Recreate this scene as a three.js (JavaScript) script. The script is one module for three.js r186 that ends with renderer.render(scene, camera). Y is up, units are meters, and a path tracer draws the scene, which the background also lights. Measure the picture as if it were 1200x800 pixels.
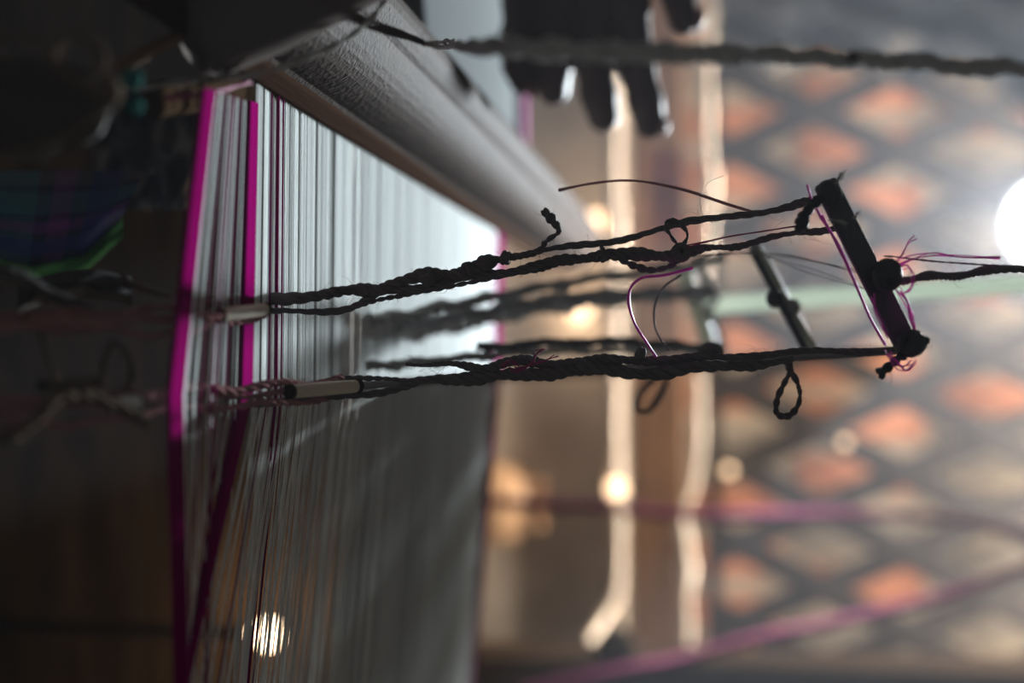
import * as THREE from 'three';
import { RoundedBoxGeometry } from 'three/addons/geometries/RoundedBoxGeometry.js';
import { RectAreaLightUniformsLib } from 'three/addons/lights/RectAreaLightUniformsLib.js';

// ------------------------------------------------------------------ camera, background, lights, exposure
const F = 1667, TILT = 8.9 * Math.PI / 180, EYE = new THREE.Vector3(0, 0.96, 0);
const FWD = new THREE.Vector3(0, -Math.sin(TILT), -Math.cos(TILT));
const RGT = new THREE.Vector3(0, Math.cos(TILT), -Math.sin(TILT));      // the photograph lies on its side: its right is up
const UPV = new THREE.Vector3(-1, 0, 0);
const scene = new THREE.Scene();
const camera = new THREE.PerspectiveCamera(2 * Math.atan(400 / F) * 180 / Math.PI, 1.5, 0.02, 30);
camera.position.copy(EYE); camera.up.copy(UPV); camera.lookAt(EYE.clone().add(FWD));
camera.focus = 0.5; camera.userData.fStop = 4.0; camera.updateProjectionMatrix();
scene.fog = new THREE.FogExp2(new THREE.Color(0.62, 0.66, 0.74), 0.023);  // thin fog added to stand in for the bloom round the lamp
scene.background = new THREE.Color(0.012, 0.012, 0.013);
const renderer = new THREE.WebGLRenderer({ antialias: true });
renderer.toneMapping = THREE.LinearToneMapping; renderer.toneMappingExposure = 1.12;
renderer.shadowMap.enabled = true; renderer.shadowMap.type = THREE.PCFSoftShadowMap;
RectAreaLightUniformsLib.init();

const LAMP_CD = 15.2, TUBE_L = 190, LAMP_COLOR = new THREE.Color(0.84, 0.94, 1.0), TUBE_COLOR = new THREE.Color(1.0, 0.84, 0.68);
const LAMP = at(1231, 264, 1.55), LAMP_TO = at(520, 380, 0.72);                                          // a round lamp beyond the loom, turned towards the weaver
const roundLamp = new THREE.SpotLight(LAMP_COLOR, LAMP_CD, 0, 1.35, 1.0, 2); roundLamp.name = 'round_lamp'; roundLamp.position.copy(LAMP).addScaledVector(LAMP_TO.clone().sub(LAMP).normalize(), 0.025);
roundLamp.target.position.copy(LAMP_TO); roundLamp.shadow.radius = 1.2; roundLamp.castShadow = true; scene.add(roundLamp, roundLamp.target);
const tubeAt = new THREE.Vector3(0.0, 1.72, -1.88), tubeTo = new THREE.Vector3(0.02, 0.95, -2.5);
const addedTubeLight = new THREE.RectAreaLight(TUBE_COLOR, TUBE_L, 1.2, 0.04); addedTubeLight.name = 'added_tube_lamp';  // unseen lamp added to brighten the gate, bricks and pipes
addedTubeLight.position.copy(tubeAt).addScaledVector(tubeTo.clone().sub(tubeAt).normalize(), 0.035); addedTubeLight.lookAt(tubeTo); scene.add(addedTubeLight);

// ------------------------------------------------------------------ helpers
function ray(px, py) { return FWD.clone().addScaledVector(RGT, (px - 600) / F).addScaledVector(UPV, (400 - py) / F); }
function at(px, py, d) { return EYE.clone().addScaledVector(ray(px, py), d); }                       // a pixel at a distance along the view
function onZ(px, py, Z) { const r = ray(px, py); return EYE.clone().addScaledVector(r, -Z / r.z); }    // a pixel on the upright plane Z metres away
function onY(px, py, Y) { const r = ray(px, py); return EYE.clone().addScaledVector(r, (Y - EYE.y) / r.y); }
const WARP_Y = EYE.y - 0.157;
function warpDepth(px) { return 0.157 / (Math.sin(TILT) - Math.cos(TILT) * (px - 600) / F); }
let seedState = 7;
function rnd() { seedState = (seedState + 0x6d2b79f5) | 0; let t = Math.imul(seedState ^ (seedState >>> 15), 1 | seedState); t = (t + Math.imul(t ^ (t >>> 7), 61 | t)) ^ t; return ((t ^ (t >>> 14)) >>> 0) / 4294967296; }
const rr = (a, b) => a + (b - a) * rnd(), sgn = () => rr(-1, 1);
const V = (x, y, z) => new THREE.Vector3(x, y, z);
function lerpTable(table, x) {
  if (x <= table[0][0]) return table[0][1];
  for (let i = 1; i < table.length; i++) if (x <= table[i][0]) { const [a, b] = table[i - 1], [c, d] = table[i]; return b + (d - b) * (x - a) / (c - a); }
  return table[table.length - 1][1];
}
function hash(x, y, s) { let h = Math.imul(x | 0, 374761393) ^ Math.imul(y | 0, 668265263) ^ Math.imul(s | 0, 2246822519); h = Math.imul(h ^ (h >>> 13), 1274126177); return ((h ^ (h >>> 16)) >>> 0) / 4294967296; }
function vnoise(x, y, wx, wy, s) {
  const ix = Math.floor(x), iy = Math.floor(y), fx = x - ix, fy = y - iy, u = fx * fx * (3 - 2 * fx), v = fy * fy * (3 - 2 * fy), m = (a, n) => ((a % n) + n) % n;
  const h = (i, j) => hash(m(i, wx), m(j, wy), s);
  return (h(ix, iy) * (1 - u) + h(ix + 1, iy) * u) * (1 - v) + (h(ix, iy + 1) * (1 - u) + h(ix + 1, iy + 1) * u) * v;
}
function noiseTexture(size, cx, cy, octaves, seed, ramp, srgb) {
  const data = new Uint8Array(size * size * 4);
  for (let y = 0; y < size; y++) for (let x = 0; x < size; x++) {
    let n = 0, a = 0.5, tot = 0;
    for (let o = 0, k = 1; o < octaves; o++, k *= 2, a *= 0.55) { n += a * vnoise(x / size * cx * k, y / size * cy * k, cx * k, cy * k, seed + o); tot += a; }
    const c = ramp(n / tot), i = (y * size + x) * 4;
    data[i] = c[0] * 255; data[i + 1] = c[1] * 255; data[i + 2] = c[2] * 255; data[i + 3] = 255;
  }
  const t = new THREE.DataTexture(data, size, size); t.wrapS = t.wrapT = THREE.RepeatWrapping; t.magFilter = THREE.LinearFilter; t.minFilter = THREE.LinearMipmapLinearFilter; t.generateMipmaps = true;
  if (srgb) t.colorSpace = THREE.SRGBColorSpace; t.needsUpdate = true; return t;
}
const grey = (lo, hi) => (n) => { const v = Math.min(1, Math.max(0, lo + (hi - lo) * n)); return [v, v, v]; };
const sharp = (n) => Math.min(1, Math.max(0, (n - 0.5) * 2.2 + 0.5));
const mixc = (a, b) => (n) => { const k = sharp(n); return [0, 1, 2].map((i) => a[i] + (b[i] - a[i]) * k); };
const rep = (t, x, y) => { const c = t.clone(); c.repeat.set(x, y); c.needsUpdate = true; return c; };
const std = (color, roughness, extra = {}) => new THREE.MeshStandardMaterial({ color, roughness, ...extra });
const lin = (r, g, b) => new THREE.Color().setRGB(r, g, b);

// MB collects tubes, sheets and boxes into one geometry
class MB {
  constructor() { this.p = []; this.n = []; this.c = []; this.u = []; this.i = []; }
  tube(pts, radius, sides = 6, color = [1, 1, 1], caps = true) {            // pts: Vector3[], radius: number or array
    const N = pts.length, base = this.p.length / 3; let len = 0;
    let nrm = null;
    for (let k = 0; k < N; k++) {
      const t = pts[Math.min(k + 1, N - 1)].clone().sub(pts[Math.max(k - 1, 0)]).normalize();
      if (!nrm) nrm = Math.abs(t.y) < 0.9 ? V(0, 1, 0).cross(t).normalize() : V(1, 0, 0).cross(t).normalize();
      else nrm.addScaledVector(t, -nrm.dot(t)).normalize();
      const b = t.clone().cross(nrm), r = Array.isArray(radius) ? radius[k] : radius;
      if (k) len += pts[k].distanceTo(pts[k - 1]);
      for (let s = 0; s <= sides; s++) {
        const a = s / sides * 2 * Math.PI, ca = Math.cos(a), sa = Math.sin(a), x = nrm.x * ca + b.x * sa, y = nrm.y * ca + b.y * sa, z = nrm.z * ca + b.z * sa;
        this.p.push(pts[k].x + x * r, pts[k].y + y * r, pts[k].z + z * r); this.n.push(x, y, z); this.c.push(...color); this.u.push(s / sides, len * 20);
      }
    }
    for (let k = 0; k + 1 < N; k++) for (let s = 0; s < sides; s++) { const a = base + k * (sides + 1) + s, b = a + sides + 1; this.i.push(a, a + 1, b, b, a + 1, b + 1); }
    if (caps) for (const e of [0, N - 1]) {
      const t = pts[e].clone().sub(pts[e ? e - 1 : 1]).normalize(), c = this.p.length / 3, at0 = base + e * (sides + 1);
      this.p.push(pts[e].x, pts[e].y, pts[e].z); this.n.push(t.x, t.y, t.z); this.c.push(...color); this.u.push(0.5, 0.5);
      for (let s = 0; s < sides; s++) e ? this.i.push(at0 + s, at0 + s + 1, c) : this.i.push(at0 + s + 1, at0 + s, c);
    }
    return this;
  }
  geometry() {
    const g = new THREE.BufferGeometry();
    g.setAttribute('position', new THREE.Float32BufferAttribute(this.p, 3)); g.setAttribute('normal', new THREE.Float32BufferAttribute(this.n, 3));
    g.setAttribute('color', new THREE.Float32BufferAttribute(this.c, 3)); g.setAttribute('uv', new THREE.Float32BufferAttribute(this.u, 2)); g.setIndex(this.i);
    return g;
  }
}
const used = new Map();
function numbered(name) { const k = used.get(name) ?? 0; used.set(name, k + 1); return k ? name + '_' + String(k).padStart(3, '0') : name; }
function tag(o, label, category, group) { o.userData.label = label; o.userData.category = category; if (group) o.userData.group = group; return o; }
function thing(name, label, category, origin, group) { const o = new THREE.Group(); o.name = numbered(name); if (origin) o.position.copy(origin); scene.add(o); return tag(o, label, category, group); }
// a mesh whose geometry is given in world coordinates; its origin moves to its centre
function mesh(name, g, m, parent = scene) {
  const o = new THREE.Mesh(g, m); o.name = parent === scene ? numbered(name) : name; o.castShadow = o.receiveShadow = true;
  g.computeBoundingBox(); const c = g.boundingBox.getCenter(V(0, 0, 0)); g.translate(-c.x, -c.y, -c.z);
  o.position.copy(c); if (parent !== scene) { let q = parent; while (q && q !== scene) { o.position.sub(q.position); q = q.parent; } }
  parent.add(o); return o;
}
function struct(name, g, m, parent = scene) { const o = mesh(name, g, m, parent); if (parent === scene) o.userData.kind = 'structure'; return o; }
function box(min, max) { const g = new THREE.BoxGeometry(max.x - min.x, max.y - min.y, max.z - min.z); g.translate((min.x + max.x) / 2, (min.y + max.y) / 2, (min.z + max.z) / 2); return g; }
function rbox(w, h, d, r, pos, quat) { const g = new RoundedBoxGeometry(w, h, d, 2, r); if (quat) g.applyQuaternion(quat); if (pos) g.translate(pos.x, pos.y, pos.z); return g; }
function curve(list, n) { return new THREE.CatmullRomCurve3(list, false, 'centripetal').getPoints(n); }
// path of [px, py, depth]; a point every few millimetres
function path(list, n = 60) { return curve(list.map(([x, y, d]) => at(x, y, d)), n); }
function basisQuat(xdir, ydir) { const x = xdir.clone().normalize(), z = x.clone().cross(ydir).normalize(), y = z.clone().cross(x); return new THREE.Quaternion().setFromRotationMatrix(new THREE.Matrix4().makeBasis(x, y, z)); }

// a twisted, slightly hairy cord
function cordGeometry(list, rpx, { plies = 2, pitch = 0.007, n = 0, wob = 0.35, fuzz = 0, tone = 1, taper = null } = {}) {
  const raw = list.map(([x, y, d]) => at(x, y, d)), cr = new THREE.CatmullRomCurve3(raw, false, 'centripetal'), L = cr.getLength();
  n = n || Math.min(420, Math.max(24, Math.round(L / 0.0009)));
  const dm = list.reduce((s, q) => s + q[2], 0) / list.length, R = rpx / F * dm, pts = cr.getPoints(n), ph = rr(0, 6), mb = new MB();
  const ws = [rr(60, 90), rr(150, 210), rr(0, 6), rr(0, 6)];
  const side = [], bin = [];
  for (let k = 0; k <= n; k++) { const t = pts[Math.min(k + 1, n)].clone().sub(pts[Math.max(k - 1, 0)]).normalize(); const s = V(1, 0, 0).cross(t); if (s.lengthSq() < 0.02) s.copy(V(0, 1, 0).cross(t)); s.normalize(); side.push(s); bin.push(t.cross(s)); }
  const at1 = pts.map((p, k) => { const s = k / n * L; return p.clone().addScaledVector(side[k], R * wob * Math.sin(s * ws[0] + ws[2])).addScaledVector(bin[k], R * wob * Math.sin(s * ws[1] + ws[3])); });
  const scale = at1.map((_, k) => (taper ? lerpTable(taper, k / n) : 1) * (0.9 + 0.2 * Math.sin(k / n * L * 330 + ph) * Math.sin(k / n * L * 97)));
  for (let p = 0; p < plies; p++) {
    const off = plies === 1 ? 0 : R * 0.52;
    const q = at1.map((c, k) => { const a = ph + p * 2 * Math.PI / plies + k / n * L / pitch * 2 * Math.PI; return c.clone().addScaledVector(side[k], Math.cos(a) * off * scale[k]).addScaledVector(bin[k], Math.sin(a) * off * scale[k]); });
    const v = tone * rr(0.85, 1.1);
    mb.tube(q, scale.map((s) => s * R * (plies === 1 ? 1 : 0.58)), 6, [v, v, v]);
  }
  for (let h = 0; h < fuzz; h++) {
    const k = Math.floor(rr(1, n - 1)), a = rr(0, 6.28), dir = side[k].clone().multiplyScalar(Math.cos(a)).addScaledVector(bin[k], Math.sin(a)), l = rr(0.8, 3.2) * R, tdir = at1[k + 1].clone().sub(at1[k - 1]).normalize().multiplyScalar(sgn());
    const a0 = at1[k].clone().addScaledVector(dir, R * 0.7), a1 = a0.clone().addScaledVector(dir, l * 0.5).addScaledVector(tdir, l * 0.6), a2 = a1.clone().addScaledVector(tdir, l * 0.7).addScaledVector(dir, l * rr(-0.3, 0.3));
    mb.tube([a0, a1, a2], [0.00006, 0.00005, 0.00002], 3, [1.4, 1.4, 1.4], false);
  }
  return mb.geometry();
}
// a knot: a few turns of cord wound on a small ball
function knotGeometry(px, py, d, rpx, turns = 3, stretch = [1, 1, 1]) {
  const c = at(px, py, d), R = rpx / F * d, pts = [], ax = V(sgn(), sgn(), sgn()).normalize(), q = new THREE.Quaternion().setFromUnitVectors(V(0, 0, 1), ax);
  for (let k = 0; k <= 26 * turns; k++) { const t = k / (26 * turns), a = t * turns * 2 * Math.PI, z = (t - 0.5) * 1.5, rad = Math.sqrt(Math.max(0.2, 1 - z * z)) * 0.62; pts.push(V(Math.cos(a) * rad * R, Math.sin(a) * rad * R, z * 0.62 * R).applyQuaternion(q).multiply(V(...stretch)).add(c)); }
  return new MB().tube(pts, R * 0.4, 7).geometry();
}

// ------------------------------------------------------------------ materials
const leatherBump = noiseTexture(512, 70, 64, 2, 101, grey(0, 1));
const fibreBump = noiseTexture(128, 16, 16, 3, 3, grey(0, 1)), grainBump = noiseTexture(512, 90, 6, 4, 11, grey(0, 1)), plasterN = noiseTexture(512, 8, 8, 5, 21, grey(0, 1));
const woodColor = noiseTexture(512, 24, 6, 5, 31, mixc([0.235, 0.195, 0.17], [0.29, 0.245, 0.215]), true);
const brownColor = noiseTexture(512, 30, 3, 5, 41, mixc([0.34, 0.24, 0.16], [0.50, 0.37, 0.26]), true);
const darkColor = noiseTexture(256, 20, 4, 4, 51, mixc([0.22, 0.16, 0.10], [0.34, 0.26, 0.17]), true);
const brickColor = noiseTexture(256, 9, 9, 4, 61, mixc([0.70, 0.45, 0.33], [0.82, 0.58, 0.45]), true);
const greyBrickColor = noiseTexture(256, 9, 9, 4, 71, mixc([0.52, 0.49, 0.45], [0.64, 0.61, 0.57]), true);
const plasterColor = noiseTexture(512, 7, 7, 5, 81, mixc([0.60, 0.56, 0.50], [0.72, 0.67, 0.60]), true);
const paleColor = noiseTexture(512, 7, 7, 5, 86, mixc([0.70, 0.66, 0.60], [0.82, 0.78, 0.72]), true);
const roughN = noiseTexture(256, 12, 12, 4, 91, grey(0.35, 0.9));
const M = {
  thread: new THREE.MeshPhysicalMaterial({ color: 0xffffff, vertexColors: true, roughness: 1, specularIntensity: 0, transmission: 0.55, thickness: 0 }),
  magenta: new THREE.MeshLambertMaterial({ color: lin(0.15, 0.001, 0.064), vertexColors: true }),
  magentaBright: std(lin(0.75, 0.04, 0.50), 0.6),
  farPink: std(lin(0.115, 0.003, 0.032), 0.9),
  magentaDark: std(lin(0.22, 0.006, 0.075), 0.8),
  cord: std(lin(0.075, 0.064, 0.061), 0.85, { vertexColors: true, bumpMap: fibreBump, bumpScale: 0.0002 }),
  cordGrey: std(lin(0.17, 0.155, 0.15), 0.9, { vertexColors: true, bumpMap: fibreBump, bumpScale: 0.0002 }),
  cordRed: new THREE.MeshLambertMaterial({ color: lin(0.28, 0.14, 0.145), vertexColors: true }),
  cordPale: new THREE.MeshLambertMaterial({ color: lin(0.27, 0.26, 0.235), vertexColors: true }),
  ropeGrey: std(lin(0.42, 0.41, 0.40), 0.9, { vertexColors: true }),
  cordTan: new THREE.MeshLambertMaterial({ color: lin(0.10, 0.075, 0.057), vertexColors: true }),
  teal: new THREE.MeshLambertMaterial({ color: lin(0.03, 0.11, 0.10) }),
  beam: new THREE.MeshPhysicalMaterial({ color: lin(0.66, 0.58, 0.52), roughness: 0.75, specularIntensity: 0.05, map: woodColor, bumpMap: leatherBump, bumpScale: 0.0003 }),
  rail: new THREE.MeshPhysicalMaterial({ color: lin(0.035, 0.019, 0.012), roughness: 0.9, specularIntensity: 0, bumpMap: grainBump, bumpScale: 0.0004 }),
  darkWood: std(0xffffff, 0.75, { map: darkColor, bumpMap: grainBump, bumpScale: 0.0008 }),
  brown: std(0xffffff, 0.7, { map: brownColor, bumpMap: grainBump, bumpScale: 0.001 }),
  stickDark: std(lin(0.022, 0.022, 0.024), 0.6, { bumpMap: grainBump, bumpScale: 0.0004 }),
  stickPale: std(lin(0.40, 0.39, 0.28), 0.5, { bumpMap: grainBump, bumpScale: 0.0004 }),
  bamboo: std(lin(0.55, 0.47, 0.33), 0.5, { bumpMap: grainBump, bumpScale: 0.0003 }),
  brick: std(0xffffff, 0.95, { map: brickColor, bumpMap: plasterN, bumpScale: 0.004 }),
  brick2: std(lin(0.85, 0.8, 0.78), 0.95, { map: brickColor, bumpMap: plasterN, bumpScale: 0.004 }),
  greyBrick: std(0xffffff, 0.95, { map: greyBrickColor, bumpMap: plasterN, bumpScale: 0.004 }),
  plaster: std(0xffffff, 0.92, { map: plasterColor, bumpMap: plasterN, bumpScale: 0.003 }),
  gate: std(lin(0.014, 0.011, 0.010), 0.75, { roughnessMap: roughN }),
  pipe: std(lin(0.64, 0.58, 0.50), 0.30, { metalness: 0.55, roughnessMap: roughN }),
  cloth: new THREE.MeshLambertMaterial({ color: lin(0.085, 0.09, 0.09) }),
  skin: new THREE.MeshPhysicalMaterial({ color: lin(0.05, 0.024, 0.018), roughness: 0.6, specularIntensity: 0.5, bumpMap: fibreBump, bumpScale: 0.0003 }),
  nail: new THREE.MeshPhysicalMaterial({ color: lin(0.22, 0.11, 0.09), roughness: 0.6, specularIntensity: 0.4 }),
  black: std(lin(0.012, 0.012, 0.014), 0.6),
  darkCloth: new THREE.MeshLambertMaterial({ color: lin(0.10, 0.085, 0.077) }),
};
const worldUV = (g, s, ux, uy) => { const p = g.attributes.position, uv = []; for (let k = 0; k < p.count; k++) { const v = V(p.getX(k), p.getY(k), p.getZ(k)); uv.push(v.dot(ux) * s, v.dot(uy) * s); } g.setAttribute('uv', new THREE.Float32BufferAttribute(uv, 2)); return g; };

// ------------------------------------------------------------------ the room
const X = 2.0, ZB = 2.62, ZF = 1.3, H = 2.7;
struct('floor', worldUV(box(V(-X - 0.2, -0.15, -ZB - 0.2), V(X + 0.2, 0, ZF + 0.2)), 1, V(1, 0, 0), V(0, 0, 1)), std(lin(0.16, 0.13, 0.11), 0.95, { bumpMap: plasterN, bumpScale: 0.004 }));
struct('ceiling', box(V(-X - 0.2, H, -ZB - 0.2), V(X + 0.2, H + 0.15, ZF + 0.2)), std(lin(0.30, 0.27, 0.24), 0.95));
const plainWall = std(lin(0.26, 0.24, 0.22), 0.95, { bumpMap: plasterN, bumpScale: 0.003 });
struct('wall_left', box(V(-X - 0.2, 0, -ZB), V(-X, H, ZF)), plainWall);
struct('wall_right', box(V(X, 0, -ZB), V(X + 0.2, H, ZF)), plainWall);
struct('wall_front', box(V(-X - 0.2, 0, ZF), V(X + 0.2, H, ZF + 0.2)), plainWall);
const backWall = new THREE.Group(); backWall.name = 'wall_back'; backWall.userData.kind = 'structure'; backWall.position.set(0, 0, -ZB); scene.add(backWall);
struct('mortar', worldUV(box(V(-X - 0.2, 0, -ZB - 0.2), V(X + 0.2, H, -ZB)), 1.5, V(1, 0, 0), V(0, 1, 0)), M.plaster, backWall);
{ // upright bricks, three shared shapes, standing 12 to 20 mm proud of the mortar
  const bw = 0.068, bh = 0.222, gx = 0.030, gy = 0.026, low = onZ(770, 400, ZB).y, high = onZ(1290, 400, ZB).y, x0 = onZ(800, -40, ZB).x, x1 = onZ(800, 840, ZB).x;
  const shapes = [0, 1, 2].map((k) => { const g = new RoundedBoxGeometry(bw - 0.003 * k, bh - 0.005 * k, 0.03, 1, 0.005); return worldUV(g, 3, V(1, 0, 0).applyAxisAngle(V(0, 0, 1), k), V(0, 1, 0).applyAxisAngle(V(0, 0, 1), k)); });
  let row = 0;
  for (let y = low; y < high; y += bh + gy, row++) for (let x = x0 + (row % 2) * 0.045; x < x1; x += bw + gx) {
    const q = rnd(), o = new THREE.Mesh(shapes[Math.floor(rnd() * 3)], q < 0.42 ? M.brick : q < 0.72 ? M.brick2 : M.greyBrick); o.name = 'brick'; o.castShadow = o.receiveShadow = true;
    o.position.set(x + sgn() * 0.003, y + bh / 2 + sgn() * 0.004, rr(-0.002, 0.006)); o.rotation.z = sgn() * 0.012; backWall.add(o);
  }
}

// ------------------------------------------------------------------ the folding gate
{
  const Z = 2.24, N0 = onZ(961, 596, Z), e1 = onZ(1061, 648, Z).sub(N0), e2 = onZ(1059, 554, Z).sub(N0), lo = onZ(836, 400, Z).y, hi = 2.15, xa = -0.72, xb = onZ(900, 775, Z).x;
  const t = thing('folding_gate', 'dark folding metal gate of crossed diagonal straps before the brick wall', 'gate', V(0, lo, -Z));
  const clip = (p, d) => { let a = -1e9, b = 1e9; for (const [c, v, l, h] of [[p.x, d.x, xa, xb], [p.y, d.y, lo, hi]]) { if (Math.abs(v) < 1e-9) { if (c < l || c > h) return null; continue; } let s = (l - c) / v, e = (h - c) / v; if (s > e) [s, e] = [e, s]; a = Math.max(a, s); b = Math.min(b, e); } return b - a > 0.05 ? [p.clone().addScaledVector(d, a), p.clone().addScaledVector(d, b)] : null; };
  for (const [along, step, z] of [[e1, e2, 0.004], [e2, e1, -0.004]]) for (let k = -14; k <= 16; k++) {
    const ends = clip(N0.clone().addScaledVector(step, k), along); if (!ends) continue;
    const [p, q] = ends, L = p.distanceTo(q);
    const g2 = new RoundedBoxGeometry(L, 0.040, 0.007, 1, 0.002); g2.rotateZ(Math.atan2(q.y - p.y, q.x - p.x)); g2.translate((p.x + q.x) / 2, (p.y + q.y) / 2, -Z + z);
    mesh('gate_strap', g2, M.gate, t);
  }
  mesh('bottom_rail', box(V(xa, lo - 0.012, -Z - 0.016), V(xb, lo + 0.012, -Z + 0.016)), M.gate, t);
}

// ------------------------------------------------------------------ parapet, plank and pipes below the gate
{
  const Zp = 2.12, top = onZ(722, 400, Zp).y, topPlank = onZ(803, 400, 2.08).y, lowPlank = onZ(738, 400, 2.08).y, xr = onZ(900, 769, 1.9).x;
  tag(mesh('parapet', worldUV(box(V(-0.9, 0, -Zp - 0.3), V(xr + 0.2, top, -Zp)), 2, V(1, 0, 0), V(0, 1, 0.3)), std(0xffffff, 0.92, { map: paleColor, bumpMap: plasterN, bumpScale: 0.002 })), 'grey plastered low parapet between the white threads and the pale bent pipe', 'parapet');
  const pl = worldUV(rbox(1.7, topPlank - lowPlank, 0.05, 0.006, V(-0.05, (topPlank + lowPlank) / 2, -2.105)), 2.2, V(0, 1, 0), V(1, 0, 0));
  tag(mesh('wooden_plank', pl, M.brown), 'broad brown plank running between two bright pipes', 'plank');
  const pipe1 = thing('steel_pipe', 'shiny pale pipe along the parapet with a bent end', 'pipe', onZ(720, 400, 2.0));
  const p1 = curve([onZ(722, -160, 2.0), onZ(721, 60, 2.0), onZ(720, 300, 2.0), onZ(721, 520, 2.0), onZ(724, 620, 2.0), onZ(724, 670, 2.0), onZ(722, 694, 2.0), onZ(712, 716, 1.99), onZ(700, 735, 1.97), onZ(688, 752, 1.95)], 90);
  mesh('pipe', new MB().tube(p1, 0.0095, 14).geometry(), M.pipe, pipe1);
  for (const [y, r, l] of [[268, 0.017, 0.03], [572, 0.014, 0.03], [690, 0.012, 0.018]]) { const c = onZ(721, y, 2.0); mesh('coupling', new MB().tube([c.clone().add(V(-l, 0, 0)), c.clone().add(V(-l * 0.9, 0, 0)), c.clone().add(V(l * 0.9, 0, 0)), c.clone().add(V(l, 0, 0))], [r * 0.7, r, r, r * 0.7], 14).geometry(), M.pipe, pipe1); }
  const pipe2 = thing('steel_pipe', 'uneven shiny pipe between the brown plank and the gate', 'pipe', onZ(818, 400, 2.02));
  const ys = []; for (let y = -150; y <= 760; y += 14) ys.push(y);
  const wav = [[-150, 832], [150, 828], [230, 833], [330, 826], [450, 819], [540, 818], [590, 806], [610, 797], [640, 806], [760, 804]];
  mesh('pipe', new MB().tube(ys.map((y) => onZ(lerpTable(wav, y), y, 2.02)), ys.map((y) => 0.0078 + 0.0034 * Math.sin(y * 0.083) * Math.sin(y * 0.031 + 1)), 12).geometry(), M.pipe, pipe2);
  for (const y of [215, 668]) { const c = onZ(lerpTable(wav, y), y, 2.02); mesh('coupling', new MB().tube([c.clone().add(V(-0.02, 0, 0)), c.clone().add(V(-0.017, 0, 0)), c.clone().add(V(0.017, 0, 0)), c.clone().add(V(0.02, 0, 0))], [0.009, 0.0135, 0.0135, 0.009], 14).geometry(), M.pipe, pipe2); }
  // post at the right of the place (bottom of the photograph)
  const pa = onZ(900, 780, 1.72);
  tag(mesh('wooden_post', worldUV(rbox(0.10, 2.7, 0.10, 0.008, V(pa.x + 0.05, 1.35, -1.77)), 2, V(1, 0, 0.6), V(0, 1, 0)), M.darkWood), 'upright brown wooden post at the edge of the folding gate', 'post');
  const kn = onZ(722, 764, 1.66);
  const knob = thing('wooden_peg', 'short dark round peg on the brown post', 'peg', kn);
  const kg = new THREE.LatheGeometry([[0, 0], [0.022, 0.002], [0.027, 0.012], [0.024, 0.022], [0.014, 0.03], [0.012, 0.075], [0, 0.076]].map(([a, b]) => new THREE.Vector2(a, b)), 24); kg.rotateX(-Math.PI / 2); kg.translate(kn.x, kn.y, kn.z);
  mesh('head', kg, M.darkWood, knob);
}

// round earthen pot in front of the parapet
{
  const c = onZ(592, 590, 2.02), t = thing('clay_pot', 'round pale clay pot beside the far edge of the white threads', 'pot', V(c.x, c.y, c.z));
  const prof = [[0, -0.075], [0.03, -0.074], [0.052, -0.055], [0.062, -0.02], [0.056, 0.015], [0.036, 0.038], [0.031, 0.046], [0.04, 0.058], [0.036, 0.058], [0.027, 0.046], [0.05, 0.012], [0.055, -0.02], [0, -0.068]].map(([a, b]) => new THREE.Vector2(a, b));
  const g = new THREE.LatheGeometry(prof, 32); g.translate(c.x, c.y - 0.005, c.z); mesh('body', g, std(lin(0.75, 0.48, 0.28), 0.35), t);
  const sh = box(V(c.x - 0.09, c.y - 0.115, -2.135), V(c.x + 0.09, c.y - 0.08, -1.95)); tag(mesh('shelf', sh, M.brown), 'narrow brown shelf carrying the clay pot', 'shelf');
}

// blurred glints built as added glowing bulbs; how: 'stand' on the floor, 'hook' on what is behind
function glint(px, py, Z, r, e, label, cd, how, back = 0.03) {
  const c = onZ(px, py, Z), t = thing('added_glint', label, 'glint', c), s = how === 'stand' ? -1 : 1;
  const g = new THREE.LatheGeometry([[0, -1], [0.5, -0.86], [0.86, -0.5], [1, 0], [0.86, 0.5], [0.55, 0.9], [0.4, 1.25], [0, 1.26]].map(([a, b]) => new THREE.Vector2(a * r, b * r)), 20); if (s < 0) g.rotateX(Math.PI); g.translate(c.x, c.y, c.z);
  mesh('glowing_glint', g, std(lin(0.8, 0.6, 0.4), 0.4, { emissive: lin(1, 0.68, 0.42), emissiveIntensity: e }), t);
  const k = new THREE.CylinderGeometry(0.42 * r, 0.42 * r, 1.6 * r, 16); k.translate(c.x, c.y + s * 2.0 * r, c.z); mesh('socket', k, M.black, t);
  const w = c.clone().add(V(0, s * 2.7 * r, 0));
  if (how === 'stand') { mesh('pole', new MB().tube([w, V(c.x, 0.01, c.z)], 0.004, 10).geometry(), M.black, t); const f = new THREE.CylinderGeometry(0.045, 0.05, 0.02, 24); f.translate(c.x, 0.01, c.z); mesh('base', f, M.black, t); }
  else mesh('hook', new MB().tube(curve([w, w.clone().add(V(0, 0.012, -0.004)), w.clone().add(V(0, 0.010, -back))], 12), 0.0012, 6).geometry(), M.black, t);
  const l = new THREE.PointLight(lin(1, 0.7, 0.45), cd); l.name = 'added_glint_light'; l.shadow.radius = 0.3; l.castShadow = true; t.add(l);  // weak light added with each glint
}
glint(315, 743, 0.98, 0.011, 9, 'added small warm glowing bulb seen through the white threads', 0.01, 'stand');
glint(853, 551, 2.2, 0.0075, 1.6, 'added small warm bulb hanging by the uneven pipe', 0.006, 'hook', 0.05);
glint(989, 518, 2.2, 0.0065, 1.0, 'added small faint bulb hanging in front of the gate straps', 0.004, 'hook', 0.05);
glint(700, 262, 2.02, 0.017, 3.0, 'warm bulb touching the pale pipe, level with the round lamp', 0.015, 'hook', 0.11);
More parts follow.
